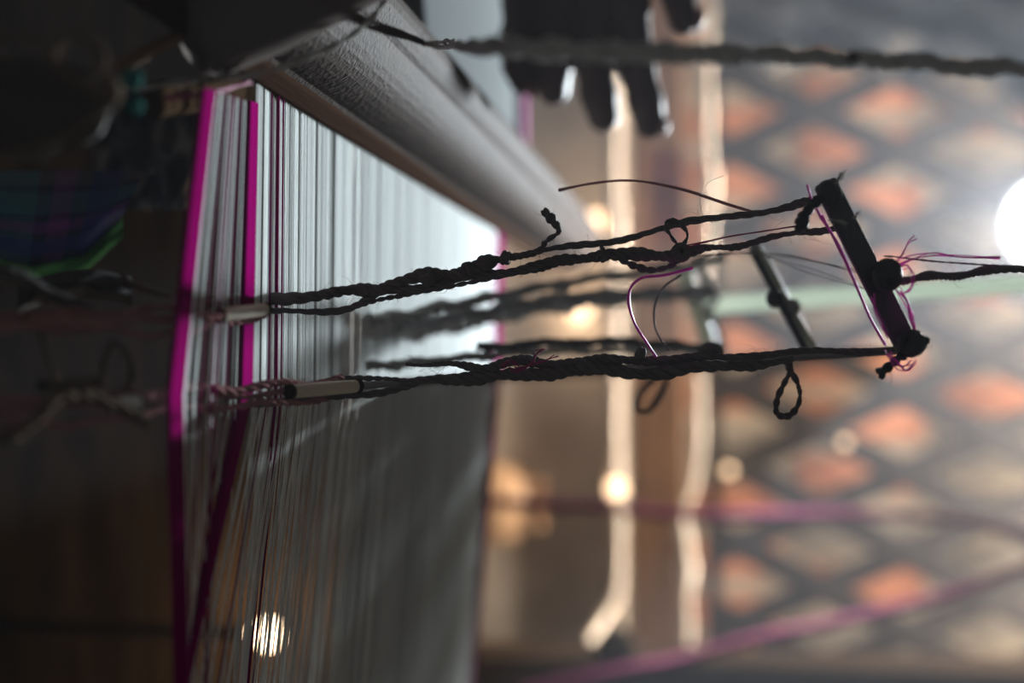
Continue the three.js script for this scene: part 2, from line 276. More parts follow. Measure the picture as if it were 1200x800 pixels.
glint(722, 572, 1.98, 0.012, 3.0, 'warm bulb against the pale pipe just above the level pink yarn', 0.01, 'hook', 0.12);
glint(678, 366, 2.08, 0.014, 2.4, 'added larger warm bulb seen in the gap between the two dark cord runs', 0.012, 'hook', 0.06);

// red rag tucked on the plank
{
  const c = onZ(782, 232, 2.05), g = new THREE.PlaneGeometry(0.13, 0.05, 16, 8), p = g.attributes.position;
  for (let k = 0; k < p.count; k++) p.setZ(k, 0.006 * Math.sin(p.getX(k) * 90) + 0.004 * Math.sin(p.getY(k) * 130 + p.getX(k) * 40));
  g.computeVertexNormals(); g.translate(c.x, c.y, c.z + 0.02); tag(mesh('red_rag', g, std(lin(0.26, 0.07, 0.05), 0.9, { side: THREE.DoubleSide })), 'dull red rag hung on the brown plank', 'rag');
}
// grey sheet hanging at the upper right of the photograph
{
  const Z = 1.75, nx = 60, ny = 30, g = new THREE.PlaneGeometry(1, 1, nx, ny), p = g.attributes.position;
  for (let k = 0; k < p.count; k++) {
    const u = p.getX(k) + 0.5, v = p.getY(k) + 0.5, edge = lerpTable([[0, 62], [0.15, 86], [0.3, 60], [0.5, 96], [0.68, 72], [0.85, 128], [1, 165]], u), px = 842 + u * 420, py = -90 + v * (90 + edge), q = onZ(px, py, Z);
    p.setXYZ(k, q.x, q.y, q.z + 0.014 * Math.sin(u * 21 + v * 6) + 0.012 * Math.sin(v * 17 - u * 9));
  }
  g.computeVertexNormals(); tag(mesh('hanging_sheet', g, std(lin(0.26, 0.245, 0.23), 0.95, { side: THREE.DoubleSide, bumpMap: plasterN, bumpScale: 0.002 })), 'crumpled grey sheet hanging beside the top of the gate', 'sheet');
}
// pink cords crossing in front of the gate
tag(mesh('pink_yarn', new MB().tube(curve([onZ(560, 586, 1.5), onZ(640, 592, 1.5), onZ(720, 594, 1.5), onZ(790, 603, 1.52), onZ(880, 603, 1.55), onZ(1000, 602, 1.6), onZ(1128, 611, 1.65), onZ(1260, 640, 1.7)], 80), 0.0058, 8).geometry(), M.farPink), 'dark pink yarn stretched level in front of the gate', 'yarn');
tag(mesh('pink_yarn', new MB().tube(curve([onZ(610, 812, 1.4), onZ(740, 783, 1.42), onZ(800, 772, 1.44), onZ(890, 747, 1.46), onZ(1009, 722, 1.5), onZ(1132, 690, 1.55), onZ(1270, 640, 1.6)], 80), 0.0058, 8).geometry(), M.farPink), 'dark pink yarn slanting past the wooden post', 'yarn');

// ------------------------------------------------------------------ the round lamp and the added tube lamp
{
  const t = thing('round_lamp', 'bright white round lamp hanging on a cable beyond the loom', 'lamp', LAMP.clone()), to = LAMP_TO.clone().sub(LAMP).normalize();
  const turn = (g) => { g.scale(0.78, 0.78, 0.78); g.applyQuaternion(new THREE.Quaternion().setFromUnitVectors(V(0, 1, 0), to)); g.translate(LAMP.x, LAMP.y, LAMP.z); return g; }, lathe = (l) => turn(new THREE.LatheGeometry(l.map(([a, b]) => new THREE.Vector2(a, b)), 40));
  mesh('glowing_dome', lathe([[0, 0.02], [0.02, 0.0185], [0.042, 0.013], [0.058, 0.003], [0.063, -0.008], [0.0, -0.009]]), std(lin(0.9, 0.93, 1), 0.4, { emissive: lin(0.9, 0.96, 1), emissiveIntensity: 8 }), t);
  mesh('housing', lathe([[0, -0.06], [0.02, -0.06], [0.045, -0.04], [0.066, -0.012], [0.0665, -0.003], [0.0645, -0.003], [0.06, -0.012], [0, -0.03]]), std(lin(0.6, 0.6, 0.6), 0.5), t);
  const back = LAMP.clone().addScaledVector(to, -0.055); mesh('cable', new MB().tube([back, back.clone().add(V(0, 0.03, -0.01)), V(back.x, 2, back.z - 0.01), V(back.x, H, back.z - 0.01)], 0.003, 8).geometry(), M.black, t);
  const q = thing('added_tube_lamp', 'added long warm tube lamp out of view above the folding gate', 'lamp', tubeAt.clone());
  const tg = new THREE.CapsuleGeometry(0.014, 1.19, 6, 16); tg.rotateZ(Math.PI / 2); tg.translate(tubeAt.x, tubeAt.y, tubeAt.z);
  mesh('glowing_tube', tg, std(lin(0.9, 0.85, 0.8), 0.4, { emissive: TUBE_COLOR, emissiveIntensity: 14 }), q);
  mesh('housing', rbox(1.26, 0.03, 0.05, 0.006, tubeAt.clone().add(V(0, 0.034, 0.012))), std(lin(0.5, 0.5, 0.5), 0.5), q);
  for (const x of [-0.5, 0.5]) mesh('cable', new MB().tube([tubeAt.clone().add(V(x, 0.045, 0.012)), V(tubeAt.x + x, H, tubeAt.z + 0.012)], 0.003, 8).geometry(), M.black, q);
}

// ------------------------------------------------------------------ the loom: beam, cloth, warp
{
  const e0 = at(300, 90, warpDepth(300)), e1 = at(590, 275, warpDepth(590)), D = e1.clone().sub(e0).normalize();
  const up0 = at(455, 0, 0.50), W = up0.clone().sub(e0); W.addScaledVector(D, -W.dot(D)); const wl = W.length(); W.normalize();
  const Nrm = D.clone().cross(W).normalize(); if (Nrm.dot(EYE.clone().sub(e0)) < 0) Nrm.negate();
  const t = thing('loom_beam', 'heavy polished brown beam lying slantwise over the white threads', 'loom beam', e0.clone());
  const th = 0.042, L0 = -0.10, L1 = 0.86, hw = wl / 2, prof = [];
  const sec = []; const rad = 0.011; // rounded section: front face towards the heddles slightly bulged
  for (const [cx, cy, a0] of [[hw - rad, -rad, 0], [-hw + rad, -rad, 90], [-hw + rad, -th + rad, 180], [hw - rad, -th + rad, 270]]) for (let k = 0; k <= 6; k++) { const a = (a0 + k * 15) * Math.PI / 180; sec.push([cx + rad * Math.cos(a), cy + rad * Math.sin(a)]); if (a0 === 0 && k === 6) for (let j = 1; j < 10; j++) sec.push([hw - rad - (2 * hw - 2 * rad) * j / 10, 0.006 * Math.sin(Math.PI * j / 10)]); }
  const sh = new THREE.Shape(sec.map(([a, b]) => new THREE.Vector2(a, b)));
  const g = new THREE.ExtrudeGeometry(sh, { depth: L1 - L0, bevelEnabled: true, bevelSize: 0.004, bevelThickness: 0.004, bevelSegments: 2, steps: 1 });
  const m4 = new THREE.Matrix4().makeBasis(W, Nrm, D.clone().multiplyScalar(1)); if (m4.determinant() < 0) m4.makeBasis(W.clone(), Nrm, D);
  g.applyMatrix4(m4); const c0 = e0.clone().addScaledVector(W, hw).addScaledVector(D, L0); g.translate(c0.x, c0.y, c0.z);
  if (m4.determinant() < 0) { const ix = g.index; if (ix) { for (let k = 0; k < ix.count; k += 3) { const a = ix.getX(k); ix.setX(k, ix.getX(k + 1)); ix.setX(k + 1, a); } } }
  worldUV(g, 12, W.clone(), D.clone()); mesh('beam', g, M.beam, t);
  // the thin lower rail along the beam's edge, where the threads pass
  const rg = rbox(0.012, 0.016, 0.92, 0.003, null, basisQuat(W, Nrm).clone()); const mid = e0.clone().addScaledVector(D, 0.38).addScaledVector(W, 0.0035).addScaledVector(Nrm, 0.001);
  const q = new THREE.Quaternion().setFromRotationMatrix(new THREE.Matrix4().makeBasis(W, D.clone().cross(W), D)); const rg2 = rbox(0.0085, 0.008, 0.96, 0.002, mid, q); mesh('lower_rail', worldUV(rg2, 8, W, D), M.rail, t);
  // woven cloth beyond the beam
  const cg = new THREE.PlaneGeometry(1, 1, 40, 24), p = cg.attributes.position, y = WARP_Y, xs = at(560, 120, warpDepth(560)).x;
  for (let k = 0; k < p.count; k++) { const u = p.getX(k) + 0.5, v = p.getY(k) + 0.5, d = 0.47 + v * 0.56, xx = (lerpTable([[0.47, -0.150], [0.62, -0.155], [1.03, -0.115]], d)) - u * 0.45; p.setXYZ(k, xx, y + 0.002 * Math.sin(v * 9) - 0.01 * u, -d); }
  cg.computeVertexNormals();
  const ct = thing('woven_cloth', 'finished pale cloth stretched beyond the polished beam', 'cloth', V(xs, y, -0.8));
  const cm = M.cloth.clone(); cm.side = THREE.DoubleSide; mesh('cloth', cg, cm, ct);
  mesh('magenta_border', new MB().tube([V(-0.11, y + 0.001, -1.03), V(-0.3, y + 0.001, -1.03), V(-0.56, y - 0.006, -1.03)], 0.006, 6).geometry(), std(lin(0.25, 0.04, 0.16), 0.9), ct);
}
const topShift = [[205, 41], [286, 8], [322, 3], [600, 5]], low1 = [[205, 10], [260, -14], [290, -18], [322, -34], [580, -30]], low2 = [[205, 8], [290, -76], [322, -52], [400, -44], [580, -34]];
const edgeY = (px) => (px < 300 ? 104 + (px - 243) * 0.3 : 95 + (px - 300) * 0.638 - 26);
function threadPath(px, layer, jit = 0) {
  const d = warpDepth(px) + (layer ? 0.0 : -0.002), ts = lerpTable(topShift, px), ls = lerpTable(layer ? low2 : low1, px), top = px + ts, yt = edgeY(top);
  const o = [];
  for (const [y, x] of [[yt, top], [yt * 0.5 + 232, px + ts * 0.48], [464, px], [640, px + ls * 0.52 + jit * 2], [840, px + ls * 1.1 + jit * 4]]) o.push(at(x, y, layer && px < 345 && y > 500 ? Math.min(d, warpDepth(x + 8) - 0.006) : d));
  return o;
}
const warp = thing('warp', 'sheet of fine white warp threads with magenta bands at its edges', 'warp threads', V(0, WARP_Y, -0.6));
{
  for (const layer of [0, 1]) {
    const mb = new MB(), dEnd = warpDepth(581);
    for (let d = warpDepth(212); d < dEnd; d += lerpTable([[0.42, 0.0014], [0.47, 0.0014], [0.55, 0.0014], [0.62, 0.0009], [0.7, 0.00056]], d) * rr(0.5, 1.5)) {
      const px = 860 - 265 / d, near = px < 286, clump = vnoise(d * 700, layer * 7.3, 4096, 64, 5) * 0.82 + vnoise(d * 210, layer * 3.1 + 9, 4096, 64, 6) * 0.18;
      const skip = clump < (near ? 0.58 : px < 350 ? 0.44 : px < 430 ? 0.38 : px < 500 ? 0.22 : 0.1);
      const r = lerpTable([[0.42, 0.00022], [0.55, 0.00023], [0.7, 0.00031]], d) * rr(0.8, 1.25), v = rr(0.62, 1.0) * (0.92 + 0.1 * clump), tint = [v * 0.98, v, v * 0.99];
      if (!skip && !(px > 280 && px < 292.5)) mb.tube(threadPath(px, layer, sgn()), r, 4, tint, false);
    }
    const o = mesh('white_threads', mb.geometry(), M.thread, warp); o.userData.kind = 'stuff'; if (layer) o.userData.label = 'white threads of the lowered layer';
  }
  const band = (list, layer, label) => { const mb = new MB(); for (const px of list) { const v = rr(0.8, 1.15); mb.tube(threadPath(px, layer, sgn() * 0.3), layer ? 0.0012 : 0.0009, 5, [v, v, v], false); } const o = mesh('magenta_band', mb.geometry(), M.magenta, warp); o.userData.label = label; };
  const span = (a, b, s) => { const l = []; for (let x = a; x <= b; x += s) l.push(x + sgn() * 0.15); return l; };
  band(span(197, 211, 0.7), 0, 'broad magenta edge band nearest the camera'); band(span(280.5, 292, 0.55), 1, 'magenta band inside the near edge'); band(span(577, 584, 0.35), 0, 'magenta band along the far edge');
  for (const [px, layer, r] of [[321, 0, 0.0006], [327, 0, 0.00035], [312, 1, 0.0003], [249, 0, 0.0004], [244, 0, 0.0003], [232, 1, 0.0003], [262, 1, 0.0003]]) mesh('magenta_thread', new MB().tube(threadPath(px, layer).map((p) => p.add(V(0, 0.001, 0.001))), r, 5, [1, 1, 1], false).geometry(), M.magenta, warp);
}

// ------------------------------------------------------------------ heddles
// dense row of fine leashes carrying the warp, seen end-on; lengthened and made dense to shade the threads beyond
{
  const mb = new MB(), mu = new MB();
  const rowX = (px) => 410 + (1060 - px) * 0.065;
  for (let d = 0.52; d < 1.75; d += lerpTable([[0.52, 0.0075], [0.74, 0.0062], [0.9, 0.0034], [1.1, 0.0026]], d)) {
    const bx = 860 - 265 / d, tx = 860 + Math.min(100 / d + (d - 0.5) * 420, 205), a = at(bx, rowX(bx) + sgn() * 3, d), b = at(tx, rowX(tx) + sgn() * 2, d), m = a.clone().lerp(b, 0.4).add(V(sgn() * 0.001, 0, sgn() * 0.001));
    const v = rr(0.6, 1.3); mb.tube([a, m, b], 0.00105 * rr(0.85, 1.15), 5, [v, v, v], false);
  }
  const o = mesh('heddle_curtain', mb.geometry(), M.cordGrey); tag(o, 'dense lower row of hanging dark heddle strings seen end-on', 'heddles'); o.userData.kind = 'stuff';
}
const strandCount = {};
function cord(name, label, list, rpx, opt = {}, mat = M.cord) { return tag(mesh(name, cordGeometry(list, rpx, opt), mat), label, 'cord'); }
{
  // upper run
  let t = thing('heddle_string', 'upper dark knotted cord running from the stick hook to the threads', 'cord', at(600, 305, 0.5));
  mesh('strand', cordGeometry([[966, 233, 0.49], [930, 240, 0.495], [860, 253, 0.5], [780, 267, 0.5], [710, 283, 0.5], [640, 294, 0.5], [606, 298, 0.5], [575, 309, 0.5], [540, 319, 0.5], [500, 324, 0.5], [452, 335, 0.5], [420, 341, 0.5], [372, 346, 0.49], [290, 350, 0.48], [240, 357, 0.46]], 6.8, { plies: 3, pitch: 0.012, fuzz: 60, taper: [[0, 0.75], [0.35, 0.62], [0.47, 0.7], [0.5, 1.5], [0.6, 1.25], [0.75, 1.2], [1, 0.9]] }), M.cord, t);
  mesh('knot', knotGeometry(502, 325, 0.498, 11, 3), M.cord, t); mesh('knot', knotGeometry(548, 315, 0.498, 9, 2), M.cord, t); mesh('knot', knotGeometry(592, 302, 0.498, 9, 2, [1, 1.2, 1]), M.cord, t);
  mesh('loose_end', cordGeometry([[631, 294, 0.495], [640, 283, 0.49], [655, 270, 0.487], [648, 258, 0.487], [637, 246, 0.487]], 5, { plies: 2, wob: 0.1, fuzz: 10, taper: [[0, 0.7], [0.55, 1.0], [0.8, 1.2], [1, 0.9]] }), M.cord, t);
  t = thing('heddle_string', 'second dark cord below the first with a small raised loop', 'cord', at(700, 305, 0.5));
  mesh('strand', cordGeometry([[988, 264, 0.495], [940, 273, 0.497], [880, 284, 0.5], [840, 291, 0.5], [800, 296, 0.5], [760, 300, 0.5], [705, 298, 0.5], [660, 306, 0.5], [612, 314, 0.5], [560, 325, 0.5], [505, 333, 0.5], [450, 344, 0.5], [408, 360, 0.5], [330, 366, 0.485], [270, 370, 0.46]], 6.4, { plies: 3, pitch: 0.011, fuzz: 110, taper: [[0, 0.65], [0.24, 0.7], [0.27, 1.2], [0.4, 1.25], [0.5, 1.0], [0.7, 0.8], [1, 0.6]] }), M.cord, t);
  mesh('side_strand', cordGeometry([[800, 297, 0.5], [786, 311, 0.502], [764, 318, 0.505], [742, 312, 0.505], [722, 302, 0.502], [705, 299, 0.5]], 4.4, { plies: 2, fuzz: 20 }), M.cord, t);
  mesh('side_strand', cordGeometry([[660, 307, 0.5], [625, 317, 0.503], [560, 330, 0.504], [500, 340, 0.503], [452, 350, 0.502], [410, 362, 0.5]], 3.2, { plies: 2, fuzz: 15 }), M.cord, t);
  mesh('knot', knotGeometry(798, 296, 0.498, 12, 3), M.cord, t); mesh('knot', knotGeometry(706, 300, 0.498, 8, 2), M.cord, t);
  mesh('loop', cordGeometry([[799, 290, 0.498], [806, 276, 0.497], [799, 264, 0.496], [786, 258, 0.495], [780, 264, 0.495], [786, 276, 0.496], [795, 288, 0.498]], 3.2, { plies: 2, wob: 0.1, fuzz: 14 }), M.cord, t);
  mesh('loose_end', cordGeometry([[704, 300, 0.497], [706, 293, 0.496], [703, 288, 0.496]], 3.2, { plies: 2, n: 30, fuzz: 8 }), M.cord, t);
  // lower run
  t = thing('heddle_string', 'lower dark twisted cord ending at the foot of the black stick', 'cord', at(760, 425, 0.5));
  mesh('strand', cordGeometry([[1058, 409, 0.495], [1000, 411, 0.497], [930, 413, 0.5], [860, 417, 0.5], [800, 421, 0.5], [740, 421, 0.5], [690, 424, 0.5], [640, 425, 0.5], [600, 424, 0.5], [560, 430, 0.5], [520, 427, 0.5], [476, 425, 0.5]], 5.6, { plies: 3, pitch: 0.010, fuzz: 110, taper: [[0, 0.75], [0.3, 0.85], [0.45, 1.15], [0.75, 1.2], [0.86, 0.8], [1, 0.4]] }), M.cord, t);
  t = thing('heddle_string', 'thick dark cord lying just under the lower twisted cord', 'cord', at(700, 437, 0.5));
  mesh('strand', cordGeometry([[930, 423, 0.505], [880, 426, 0.503], [820, 432, 0.5], [760, 436, 0.5], [700, 433, 0.5], [660, 434, 0.5], [610, 440, 0.5], [560, 442, 0.5], [510, 445, 0.5], [470, 453, 0.5], [410, 463, 0.49], [340, 469, 0.48], [280, 472, 0.46]], 7.4, { plies: 3, pitch: 0.014, fuzz: 50, taper: [[0, 0.6], [0.15, 1.1], [0.35, 1.2], [0.6, 1.1], [0.68, 0.75], [1, 0.6]] }), M.cord, t);
  mesh('side_strand', cordGeometry([[580, 433, 0.5], [530, 440, 0.5], [482, 446, 0.5], [440, 444, 0.497], [392, 441, 0.49]], 3.4, { plies: 2, fuzz: 12 }), M.cord, t);
  mesh('knot', knotGeometry(833, 412, 0.56, 12, 3, [1, 1.5, 1]), M.cord, t); mesh('knot', knotGeometry(751, 414, 0.497, 8, 2), M.cord, t);
  // hanging loops
  cord('string_loop', 'dark cord loop hanging under the middle stick', [[921, 420, 0.52], [926, 432, 0.52], [936, 452, 0.52], [936, 474, 0.52], [924, 488, 0.52], [911, 486, 0.52], [910, 470, 0.52], [918, 450, 0.52], [926, 434, 0.52], [922, 420, 0.52]], 4.2, { plies: 2, fuzz: 16, wob: 0.15 });
  cord('string_loop', 'pale blurred cord loop hanging below the lower cords', [[772, 436, 0.66], [780, 446, 0.66], [772, 466, 0.66], [758, 482, 0.66], [746, 478, 0.66], [750, 460, 0.66], [764, 446, 0.66], [768, 436, 0.66]], 4.2, { plies: 2, wob: 0.15 }, M.cordGrey);
  // the cord across the top of the photograph
  t = thing('stretched_rope', 'thick grey cord stretched across in front of the hand', 'cord', at(800, 60, 0.45));
  for (const [dy, rp] of [[-4, 4.6], [3, 5.2], [7, 4.2]]) mesh('strand', cordGeometry([[330, 40 + dy * 0.3, 0.62], [480, 49 + dy * 0.35, 0.58], [600, 55 + dy * 0.8, 0.365], [720, 60 + dy, 0.36], [850, 62 + dy * 1.1, 0.365], [960, 66 + dy * 0.8, 0.375], [1060, 72 + dy, 0.385], [1260, 84 + dy, 0.40]], rp * 1.25, { plies: 2, pitch: 0.02, fuzz: 20, taper: [[0, 0.7], [0.18, 0.7], [0.3, 1.25], [1, 1.0]] }), M.ropeGrey, t);
  mesh('knot', knotGeometry(1000, 66, 0.375, 8, 2), M.cord, t);
  cord('dark_string', 'short dark cord hanging over the pale cloth beyond the beam', [[556, -20, 0.9], [552, 5, 0.9], [546, 30, 0.9], [542, 52, 0.9]], 6, { plies: 2 });
}
// pale strings of the farther heddle row, out of focus
{
  const far = [
    ['pale cord drooping behind the second knotted cord', [[430, 378, 0.62], [520, 360, 0.64], [600, 344, 0.68], [700, 326, 0.72], [800, 312, 0.75], [850, 300, 0.75]], 7, M.cordPale],
    ['grey cord just under the drooping pale cord', [[440, 384, 0.66], [540, 370, 0.68], [640, 352, 0.72], [740, 344, 0.78], [840, 342, 0.8]], 8, M.cordGrey],
    ['broad pale cord running level between the two knotted runs', [[470, 396, 0.7], [560, 376, 0.74], [660, 358, 0.78], [760, 348, 0.82], [830, 346, 0.84]], 9, M.cordPale],
    ['dark cord running just above the lower twisted cord', [[560, 408, 0.62], [640, 402, 0.64], [720, 400, 0.66], [790, 404, 0.68], [845, 408, 0.7]], 5.5, M.cord],
    ['pale cord resting along the lower twisted cord', [[430, 430, 0.6], [520, 422, 0.62], [620, 412, 0.66], [720, 410, 0.7], [840, 412, 0.72]], 6, M.cordPale],
  ];
  for (const [label, list, rp, m] of far) cord('heddle_string', label, list, rp, { plies: 3, pitch: 0.02, wob: 0.25 }, m);
}
// reddish cord runs at the left, close to the lens
{
  const runs = [
    ['upper reddish cord passing over the near magenta band', [[300, 362, 0.47], [240, 368, 0.42], [180, 372, 0.40], [90, 378, 0.37], [-40, 380, 0.35]], 6],
    ['second reddish cord under the upper one at the near edge', [[310, 368, 0.47], [240, 384, 0.43], [190, 392, 0.40], [100, 386, 0.38], [-40, 376, 0.36]], 5],
    ['thin reddish cord above the near white bead', [[270, 352, 0.45], [200, 360, 0.41], [120, 366, 0.39], [-40, 370, 0.36]], 4],
    ['lower reddish cord crossing the near magenta band', [[400, 446, 0.49], [320, 452, 0.46], [200, 458, 0.41], [110, 468, 0.38], [-40, 476, 0.35]], 6],
    ['reddish cord lowest at the near edge', [[390, 466, 0.49], [300, 474, 0.45], [200, 480, 0.41], [130, 492, 0.38], [40, 497, 0.36], [-40, 505, 0.35]], 5],
    ['middle reddish cord between the two lower near cords', [[400, 454, 0.49], [300, 462, 0.45], [200, 466, 0.42], [100, 474, 0.39], [-40, 486, 0.36]], 5],
  ];
  for (const [label, list, rp] of runs) cord('heddle_string', label, list, rp, { plies: 3, pitch: 0.013, wob: 0.6, fuzz: 14 }, M.cordRed);
  // small tubes threaded on the cords
  const bead = (label, a, b, rp, m) => { const p = at(...a), q = at(...b), R = rp / F * a[2], k = (s) => p.clone().lerp(q, s), t = thing('cord_bead', label, 'bead', k(0.5)); mesh('tube', new MB().tube([k(0), k(0.04), k(0.5), k(0.96), k(1)], [R * 0.8, R, R * 1.05, R, R * 0.8], 14).geometry(), m, t); for (const s of [0.02, 0.98]) mesh('rim', new MB().tube([k(s - 0.03), k(s + 0.03)], R * 1.12, 14).geometry(), M.rail, t); };
  bead('pale bamboo tube on the upper cords beside the inner magenta band', [256, 370, 0.43], [312, 362, 0.455], 8, M.bamboo);
  bead('pale bamboo tube on the lower cords over the white threads', [338, 459, 0.46], [420, 452, 0.485], 8, M.bamboo);
  bead('short white tube by the small rope loop', [126, 473, 0.385], [166, 471, 0.39], 9, std(lin(0.62, 0.62, 0.58), 0.4));
  bead('dull tan tube beside the frayed rope end', [48, 452, 0.36], [112, 449, 0.37], 7, M.cordTan);
  bead('orange tinted tube on the upper cords at the near end', [26, 376, 0.36], [90, 374, 0.37], 6, std(lin(0.17, 0.085, 0.03), 0.6));
  // rope loop and frayed rope
  cord('rope_loop', 'small upright rope loop on the lower near cords', [[116, 462, 0.39], [120, 440, 0.388], [127, 412, 0.386], [132, 402, 0.386], [146, 414, 0.386], [153, 436, 0.387], [148, 452, 0.388], [132, 460, 0.39], [116, 466, 0.39]], 4.6, { plies: 2, wob: 0.2, fuzz: 14 }, M.cordTan);
  cord('rope_loop', 'loose curled rope in the dark beside the small loop', [[42, 372, 0.38], [50, 400, 0.38], [58, 428, 0.38], [66, 446, 0.38], [90, 458, 0.38], [116, 452, 0.385]], 4.2, { plies: 2, fuzz: 10 }, M.cordTan);
  cord('rope', 'thick tan rope sagging at the near end of the lower cords', [[-40, 508, 0.34], [0, 514, 0.345], [28, 502, 0.35], [52, 484, 0.355], [70, 466, 0.36], [100, 462, 0.37], [150, 480, 0.385], [170, 498, 0.39]], 9, { plies: 3, pitch: 0.016, fuzz: 20 }, M.cordTan);
  cord('frayed_rope', 'dark frayed cord with light fibres above the upper cords', [[-30, 318, 0.37], [30, 328, 0.38], [62, 344, 0.385], [96, 356, 0.39], [112, 362, 0.39]], 8, { plies: 3, fuzz: 60, taper: [[0, 1.2], [0.6, 1], [1, 0.3]] }, M.cord);
  cord('frayed_rope', 'pale twig shaped scrap of cord in the dark', [[138, 318, 0.42], [150, 332, 0.42], [172, 340, 0.42], [200, 346, 0.42]], 5, { plies: 2, fuzz: 10, taper: [[0, 0.6], [0.3, 1], [1, 0.6]] }, M.cordTan);
}

// ------------------------------------------------------------------ the sticks that hold the cords apart
function stick(label, a, b, wpx, tpx, mat) {
  const p = at(...a), q = at(...b), d = (a[2] + b[2]) / 2, L = p.distanceTo(q), t = thing('heddle_stick', label, 'stick', p.clone().lerp(q, 0.5));
  const w = wpx / F * d, th = tpx / F * d, g = new RoundedBoxGeometry(L, w, th, 3, Math.min(w, th) * 0.3), pos = g.attributes.position;
  const ax = q.clone().sub(p), qd = basisQuat(ax, RGT.clone().addScaledVector(ax.clone().normalize(), -RGT.dot(ax.clone().normalize())));
  g.applyQuaternion(qd); const c = p.clone().lerp(q, 0.5); g.translate(c.x, c.y, c.z); worldUV(g, 10, RGT, ax.clone().normalize()); mesh('rod', g, mat, t); return t;
}
{
  let t = stick('black stick at the top of the cords with pink threads wound on it', [966, 213, 0.475], [1068, 416, 0.475], 27, 16, M.stickDark);
  mesh('binding', knotGeometry(1040, 322, 0.468, 19, 4, [1.1, 0.9, 1]), M.stickDark, t); mesh('binding', knotGeometry(1068, 402, 0.468, 17, 4), M.stickDark, t); mesh('binding', knotGeometry(972, 226, 0.47, 16, 4), M.stickDark, t);
  mesh('hook', cordGeometry([[978, 226, 0.47], [956, 236, 0.468], [942, 252, 0.468], [940, 268, 0.47]], 8, { plies: 2, wob: 0.1, fuzz: 10 }), M.stickDark, t);
  mesh('cord_tail', cordGeometry([[1064, 412, 0.47], [1048, 424, 0.468], [1030, 438, 0.468]], 7, { plies: 2, wob: 0.1, fuzz: 10 }), M.stickDark, t);
  mesh('cord_tail', cordGeometry([[1070, 412, 0.47], [1082, 404, 0.468], [1084, 394, 0.468]], 5, { plies: 2, wob: 0.1, n: 40, fuzz: 14 }), M.stickDark, t);
  for (const [x, y, dx, dy] of [[980, 216, 9, -14], [1000, 256, 8, -8], [992, 262, -22, -4], [984, 210, 4, -8]]) mesh('white_tuft', cordGeometry([[x, y, 0.468], [x + dx * 0.5, y + dy * 0.6, 0.466], [x + dx, y + dy, 0.466]], 2.6, { plies: 2, n: 24, fuzz: 24, taper: [[0, 1], [1, 0.3]] }), M.cordPale, t);
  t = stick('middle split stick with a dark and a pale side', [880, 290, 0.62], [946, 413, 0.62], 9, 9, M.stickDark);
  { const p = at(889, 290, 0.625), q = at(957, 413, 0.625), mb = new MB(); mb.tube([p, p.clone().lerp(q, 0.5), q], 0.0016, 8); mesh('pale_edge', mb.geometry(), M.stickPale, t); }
  mesh('binding', knotGeometry(908, 350, 0.61, 11, 3), M.stickDark, t); mesh('white_tuft', knotGeometry(926, 360, 0.625, 11, 3, [1, 1.2, 1]), M.cordPale, t); mesh('white_tuft', knotGeometry(884, 289, 0.615, 6, 2), M.cordPale, t);
  t = stick('farthest pale stick with a pale twisted binding', [800, 314, 0.84], [834, 410, 0.84], 19, 12, M.stickPale);
  mesh('binding', cordGeometry([[812, 304, 0.82], [826, 326, 0.82], [838, 350, 0.82], [830, 366, 0.82], [842, 386, 0.82], [852, 410, 0.82]], 5.5, { plies: 2, pitch: 0.03 }), M.cordPale, t);
  // pale rod beside the lamp, and the cord that holds the black stick
  const rodA = at(822, 358, 0.86), rodB = at(1290, 326, 0.80), mb = new MB(), r = [], pts = []; for (let k = 0; k <= 24; k++) { pts.push(rodA.clone().lerp(rodB, k / 24)); r.push(0.0056 * (k % 8 === 7 ? 1.12 : 1)); }
  tag(mesh('plastic_tube', mb.tube(pts, r, 12).geometry(), new THREE.MeshPhysicalMaterial({ color: lin(0.84, 0.88, 0.79), roughness: 0.95, transmission: 0.28, thickness: 0 })), 'pale translucent plastic tube leading up towards the bright round lamp', 'tube');
  cord('hanging_string', 'dark cord from the black stick leading up under the round lamp', [[1046, 328, 0.47], [1100, 324, 0.475], [1160, 318, 0.48], [1270, 312, 0.49]], 5.5, { plies: 3, fuzz: 60 });
  cord('thin_thread', 'fine grey thread beside the dark hanging cord', [[1036, 300, 0.48], [1100, 306, 0.48], [1180, 312, 0.48], [1270, 309, 0.48]], 1.4, { plies: 2, fuzz: 30 }, M.cordGrey);
}

